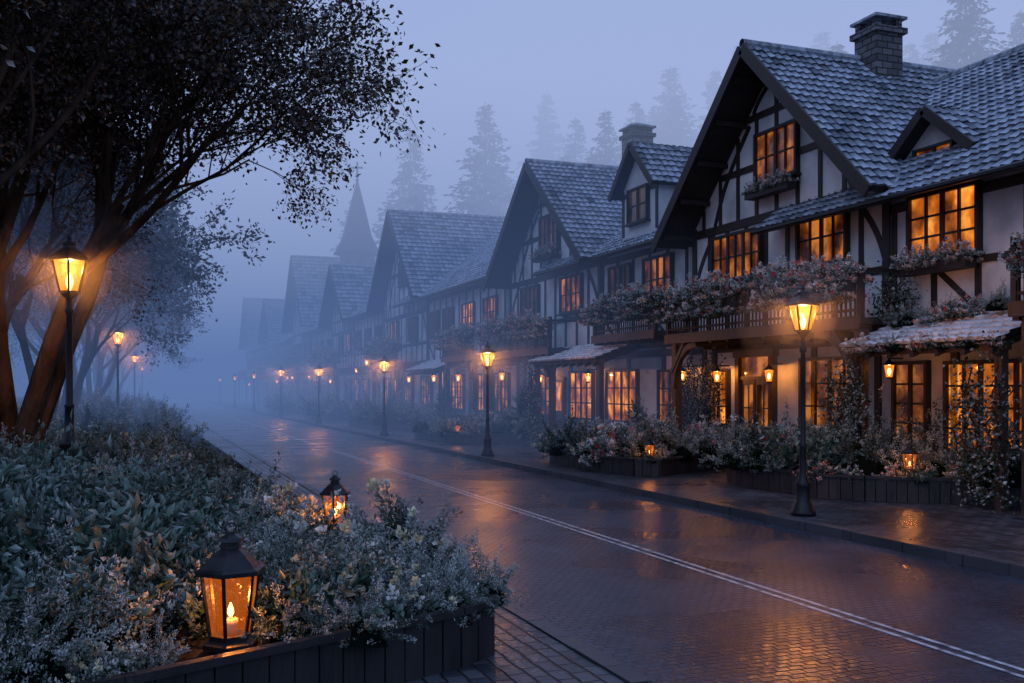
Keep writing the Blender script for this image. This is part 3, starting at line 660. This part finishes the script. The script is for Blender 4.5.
def farhouse(yc,hw,zap,zev,w0,w1,we,wr,seed):
    E,ra,rb=house(yc,hw,zap,zev,w0,w1,we,wr,far=2,seed=seed)
    wn=MB(); gl=MB(); rr=random.Random(seed)
    window(wn,XW,yc,zev+(zap-zev)*.36,1.8,1.3,4,2,rr.choice([dimglow,darkglass,glow]))
    y=min(ra,yc-hw+1.2)+.8; e=max(rb,yc+hw-1)
    while y<e-.6:
        inner=abs(y-yc)<hw-1
        window(wn,XW if inner else XW+.04,y,5.1,1.5,1.1,4,2,rr.choice([glow,dimglow,darkglass,darkglass])); window(wn,XG,y+.2,1.8,1.6,1.5,4,3,rr.choice([glow,dimglow,dimglow]))
        y+=2.9
    balcony(wn,E,yc-hw+1,yc+hw-1,3.3,s=1.3,step=.9,fl=yc<100)
    y=ra+1
    while y<e: wall_lantern(wn,gl,E,XG-.2,y+rr.uniform(-3,3),2.5+rr.uniform(-.3,1.2),rr.uniform(1.2,2.2),40,light=False); y+=8
    wn.build('windows_and_joinery',E); gl.build('lantern_glass',E)
farhouse(70,4.6,10.6,6.6,57.8,70,6.6,9.6,4)
farhouse(89,6,13.6,7.2,74.5,89,6.6,9.8,5)
farhouse(110,5.5,11.5,7.0,95,110,6.4,9.6,6)
farhouse(132,6,13.5,7.2,115.5,132,6.6,10,7)
E=empty('church'); mb=MB(); cx,cy=17.4,84.3
mb.box(cx-1.25,cx+1.25,cy-1.25,cy+1.25,0,13.4,stone); mb.box(cx-1.45,cx+1.45,cy-1.45,cy+1.45,11.0,11.2,stone)
for s in (-1,1):
    mb.box(cx-1.27,cx-1.25,cy+s*.5-.25,cy+s*.5+.25,11.6,12.8,darkglass); mb.box(cx+s*.5-.25,cx+s*.5+.25,cy-1.27,cy-1.25,11.6,12.8,darkglass)
slate=noisy('spire_slate',[(.35,(.012,.015,.022)),(.6,(.04,.045,.058))],5,(.5,.8),.6,20)
mb.lathe(cx,cy,[(2.1,0),(1.75,.5),(1.25,1.6),(.06,6.4)],8,slate,math.pi/8,13.4); mb.build('tower_and_spire',E)
mb=MB(); mb.box(cx-.08,cx+.08,cy-.08,cy+.08,19.7,21.3,metal); mb.beam((cx-.5*.94,cy+.5*.35,20.8),(cx+.5*.94,cy-.5*.35,20.8),.15,.15,metal,out=(-.35,-.94,0)); mb.lathe(cx,cy,[(.05,0),(.18,.15),(.05,.3)],8,metal,0,19.6); mb.build('cross',E)
mb=MB(); mb.box(cx+1.3,cx+16,cy-4,cy+4,0,7,plaster); slab(mb,(cx+1.2,cy,11.5),(cx+16,cy,11.5),(cx+16,cy-4.5,6.8),(cx+1.2,cy-4.5,6.8),.2,frostroof); slab(mb,(cx+1.2,cy,11.5),(cx+16,cy,11.5),(cx+16,cy+4.5,6.8),(cx+1.2,cy+4.5,6.8),.2,frostroof); mb.build('nave',E)

# ------------------------------------------------------------ trees
def make_tree(seed,leafper=14,ls=.05,stems=5,tilt=(.12,.42),l0=3.3,up=.10,droop=.02):
    rr=random.Random(seed); mb=MB(); tw=[]
    LEN=[l0,2.6,1.9,1.25,.8,.5]; NCH=[4,4,4,4,3]
    def rv(a): return Vector((rr.gauss(0,a),rr.gauss(0,a),rr.gauss(0,a)))
    def branch(p,d,L,r,lv):
        ns=4 if lv<3 else 2; pts=[p.copy()]; rad=[r]; dd=d.copy(); q=p.copy()
        for i in range(ns):
            dd=(dd+rv(.11)+Vector((0,0,up if lv<3 else -droop*lv))).normalized(); q=q+dd*L/ns; pts.append(q.copy()); rad.append(r*(1-.5*(i+1)/ns))
        mb.tube(pts,rad,8 if lv<2 else (5 if lv<4 else 3),bark)
        if lv>=4: tw.append((pts[0],pts[-1],lv))
        if lv<5:
            for k in range(NCH[lv]):
                t=.35+.65*(k+rr.random())/NCH[lv] if lv else .62+.38*(k+rr.random())/NCH[lv]
                i=min(ns-1,int(t*ns)); pp=pts[i].lerp(pts[i+1],t*ns-i); ax=dd.cross(rv(1)).normalized(); ang=rr.uniform(.35,.85)
                nd=(dd*math.cos(ang)+ax*math.sin(ang)); nd.z+=.2 if lv<2 else 0; nd.normalize()
                branch(pp,nd,LEN[lv+1]*rr.uniform(.75,1.2),max(.004,rad[i]*.6),lv+1)
    for s in range(stems):
        a=2*math.pi*s/stems+rr.uniform(-.4,.4); t=rr.uniform(*tilt)
        branch(Vector((math.cos(a)*.14,math.sin(a)*.14,-.1)),Vector((math.cos(a)*t,math.sin(a)*t,1)).normalized(),LEN[0]*rr.uniform(1,1.25),.15*rr.uniform(.8,1.2),0)
    rng=np.random.default_rng(seed); A=np.array([t[0] for t in tw]);B=np.array([t[1] for t in tw]); n=len(tw)
    dens=rng.uniform(.3,1.4,n); idx=np.repeat(np.arange(n),np.maximum(1,(leafper*dens).astype(int))); m=len(idx)
    t=rng.uniform(0.1,1.1,m)[:,None]; P=A[idx]+(B[idx]-A[idx])*t+rng.normal(0,.10,(m,3))
    Dv=(B-A)[idx]*1.2+rng.normal(0,.6,(m,3)); Dv[:,2]-=.15
    pal=np.array([[.14,.074,.036],[.10,.07,.042],[.19,.10,.048],[.055,.058,.04]]); dk=pal[rng.integers(0,4,m)]*rng.uniform(.5,1.2,(m,1))
    f=np.clip(rng.normal(.18,.28,m),0,1)[:,None]; C1=dk*(1-f)+np.array([[.6,.62,.66]])*f
    V,F,C=leafarrays(P,Dv,ls*rng.uniform(.7,1.4,m),.6,dk*.7,C1,rng)
    o=mb.build('tmp'); trunk=o.data; bpy.data.objects.remove(o)
    return trunk,attrmesh('leaves',V,F,C,leafm)
T1=make_tree(3,30,.068,up=.11,droop=.008,tilt=(.15,.5)); T2=make_tree(11,12,.12,4)
def tree(T,x,y,z,s,rot,tilt=(0,0),name='street_tree'):
    E=empty(name,(x,y,z)); E.rotation_euler=(tilt[0],tilt[1],rot); E.scale=(s,s,s)
    for nm,me in (('trunk',T[0]),('crown',T[1])): link(bpy.data.objects.new(nm,me),E)
tree(T1,-2.1,18.6,.6,1.25,.4,(0,.11))
tree(T1,-3.2,12.6,.6,1.18,2.9,(0,.08))
tree(T1,-3.6,24.8,.6,1.15,4.2)
for i,(x,y,s) in enumerate([(-2.6,31,1.1),(-2.5,39,1.12),(-2.5,47,1.12),(-2.5,56,1.15),(-2.4,66,1.2),(-2.4,78,1.25),(-2.2,91,1.3),(-9,36,1.4),(-10,54,1.5)]):
    tree(T2,x,y,.5,s,i*1.7)
def fir(seed,H=20.,whorls=44,br=12,per=12):
    rng=np.random.default_rng(seed); P=[];D=[];S=[]
    for w in range(whorls):
        t=w/whorls; z=H*(.05+.94*t); rad=H*.27*(1-t)**.95+.1
        for b in range(br if t<.8 else 8):
            a=rng.uniform(0,2*np.pi); r=rad*rng.uniform(.6,1.2); dr=np.array([np.cos(a),np.sin(a),0]); tt=rng.uniform(.1,1,per)
            p=np.outer(tt*r,dr); p[:,2]=z-.42*r*tt**1.2+.14*r*tt**3+rng.normal(0,.06,per); p+=rng.normal(0,.05+.045*r,(per,3))*np.array([1,1,.4])
            d=dr[None]*.9+rng.normal(0,.45,(per,3)); d[:,2]-=.4; P.append(p);D.append(d);S.append(rng.uniform(.6,1.2,per)*(.28+.72*(1-t)))
    P=np.concatenate(P);D=np.concatenate(D);S=np.concatenate(S); m=len(P)
    dk=np.array([[.012,.022,.018]])*rng.uniform(.5,1.5,(m,1)); f=np.clip(rng.normal(.05,.1,m),0,1)[:,None]
    V,F,C=leafarrays(P,D,S,.45,dk*.7,dk*(1-f)+np.array([[.3,.32,.35]])*f,rng)
    me=attrmesh('fir_needles',V,F,C,leafm)
    mb=MB(); mb.lathe(0,0,[(.32,-2),(.22,H*.4),(.02,H*.99)],7,bark); o=mb.build('tmp'); tk=o.data; bpy.data.objects.remove(o)
    return tk,me
FT=[fir(1),fir(2),fir(3)]
def putfir(E,x,y,top,i,w=1.):
    z=hillz(x,y)-.5; s=(top-z)/20.
    for nm,me in (('fir_trunk',FT[i%3][0]),('fir_crown',FT[i%3][1])):
        o=link(bpy.data.objects.new(nm,me),E); o.location=(x,y,z); o.scale=(s*w,s*w,s); o.rotation_euler=(0,0,i*2.1)
E=empty('fir_forest')
for i,(x,y,t,w) in enumerate([(28,107,31,1.15),(32.5,94.6,31,1.25),(46,111,38,1.2),(41,91.5,29.5,1.2),(47.4,83.7,33,1.4),(52,83,33,1.3),(50,76,29,1.3),(36,100,26,1.3),(24,118,25,1.3),(26,98,22,1.3),(37,85,24,1.4),(44,80,26,1.3),(58,88,38,1.3),(62,80,37,1.3),(54,68,30,1.3),(60,66,31,1.3),(66,70,34,1.3),(57,58,27,1.3)]): putfir(E,x,y,t,i,w)
for i in range(45):
    y=R.uniform(45,150); x=R.uniform(34,70)+max(0,(60-y))*.3; putfir(E,x,y,hillz(x,y)+R.uniform(13,19),i,R.uniform(1.1,1.4))
for i in range(14):
    y=R.uniform(110,150); x=R.uniform(-35,-4); putfir(E,x,y,R.uniform(17,26),i,1.2)
E=empty('fir_tree'); putfir(E,46.0,46.0,27.5,1,1.2)
E=empty('fir_tree'); putfir(E,52,47.5,26,2,1.2)

# ------------------------------------------------------------ fog (boxes that emit the skylight fog would scatter)
FE=empty('fog')
def fogbank(name,col,sg,x0,x1,y0,y1,z0,z1):
    m,nt,nd,lk=newmat(name+'_volume'); out=N(nd,'ShaderNodeOutputMaterial')
    va=N(nd,'ShaderNodeVolumeAbsorption'); va.inputs['Color'].default_value=(0,0,0,1); va.inputs['Density'].default_value=sg
    em=N(nd,'ShaderNodeEmission'); em.inputs[0].default_value=(*col,1); em.inputs[1].default_value=sg
    a1=N(nd,'ShaderNodeAddShader'); lk.new(va.outputs[0],a1.inputs[0]); lk.new(em.outputs[0],a1.inputs[1]); lk.new(a1.outputs[0],out.inputs['Volume'])
    mb=MB(); mb.box(x0,x1,y0,y1,z0,z1,m); mb.build(name,FE)
fogbank('street_fog',(.110,.188,.415),.0205,-218,258,22,328,-.62,9.3)
fogbank('upper_fog',(.34,.43,.70),.0160,-217,257,22.2,327,9.31,38)
fogbank('forest_fog',(.36,.45,.72),.015,29,256,-20,326,-.63,40.2)

# ------------------------------------------------------------ world, sun, camera
w=bpy.data.worlds.new('World'); sc.world=w; w.use_nodes=True; nt=w.node_tree; nt.nodes.clear(); nd=nt.nodes; lk=nt.links
out=N(nd,'ShaderNodeOutputWorld'); bg=N(nd,'ShaderNodeBackground'); lk.new(bg.outputs[0],out.inputs[0])
sky=N(nd,'ShaderNodeTexSky'); sky.sky_type='NISHITA'; sky.sun_disc=False; sky.sun_elevation=math.radians(4); sky.sun_rotation=math.radians(20)
mul=N(nd,'ShaderNodeVectorMath'); mul.operation='SCALE'; mul.inputs['Scale'].default_value=.010; lk.new(sky.outputs[0],mul.inputs[0])
ad=N(nd,'ShaderNodeVectorMath'); ad.operation='ADD'; ad.inputs[1].default_value=(.285,.40,.76); lk.new(mul.outputs[0],ad.inputs[0])
lk.new(ad.outputs[0],bg.inputs[0]); bg.inputs[1].default_value=1.0
s=bpy.data.lights.new('sun','SUN'); s.energy=.2; s.angle=math.radians(35); s.color=(.68,.84,1); so=bpy.data.objects.new('sun',s); link(so)
so.rotation_euler=(math.radians(50),0,math.radians(-60)); 
cam=bpy.data.cameras.new('camera'); co=bpy.data.objects.new('camera',cam); link(co); co.location=(0,0,2.0); co.rotation_euler=(math.radians(90),0,math.radians(-20.5))
cam.lens=35; cam.sensor_width=36; cam.shift_y=.0454; cam.clip_end=2000; cam.clip_start=.05
sc.camera=co
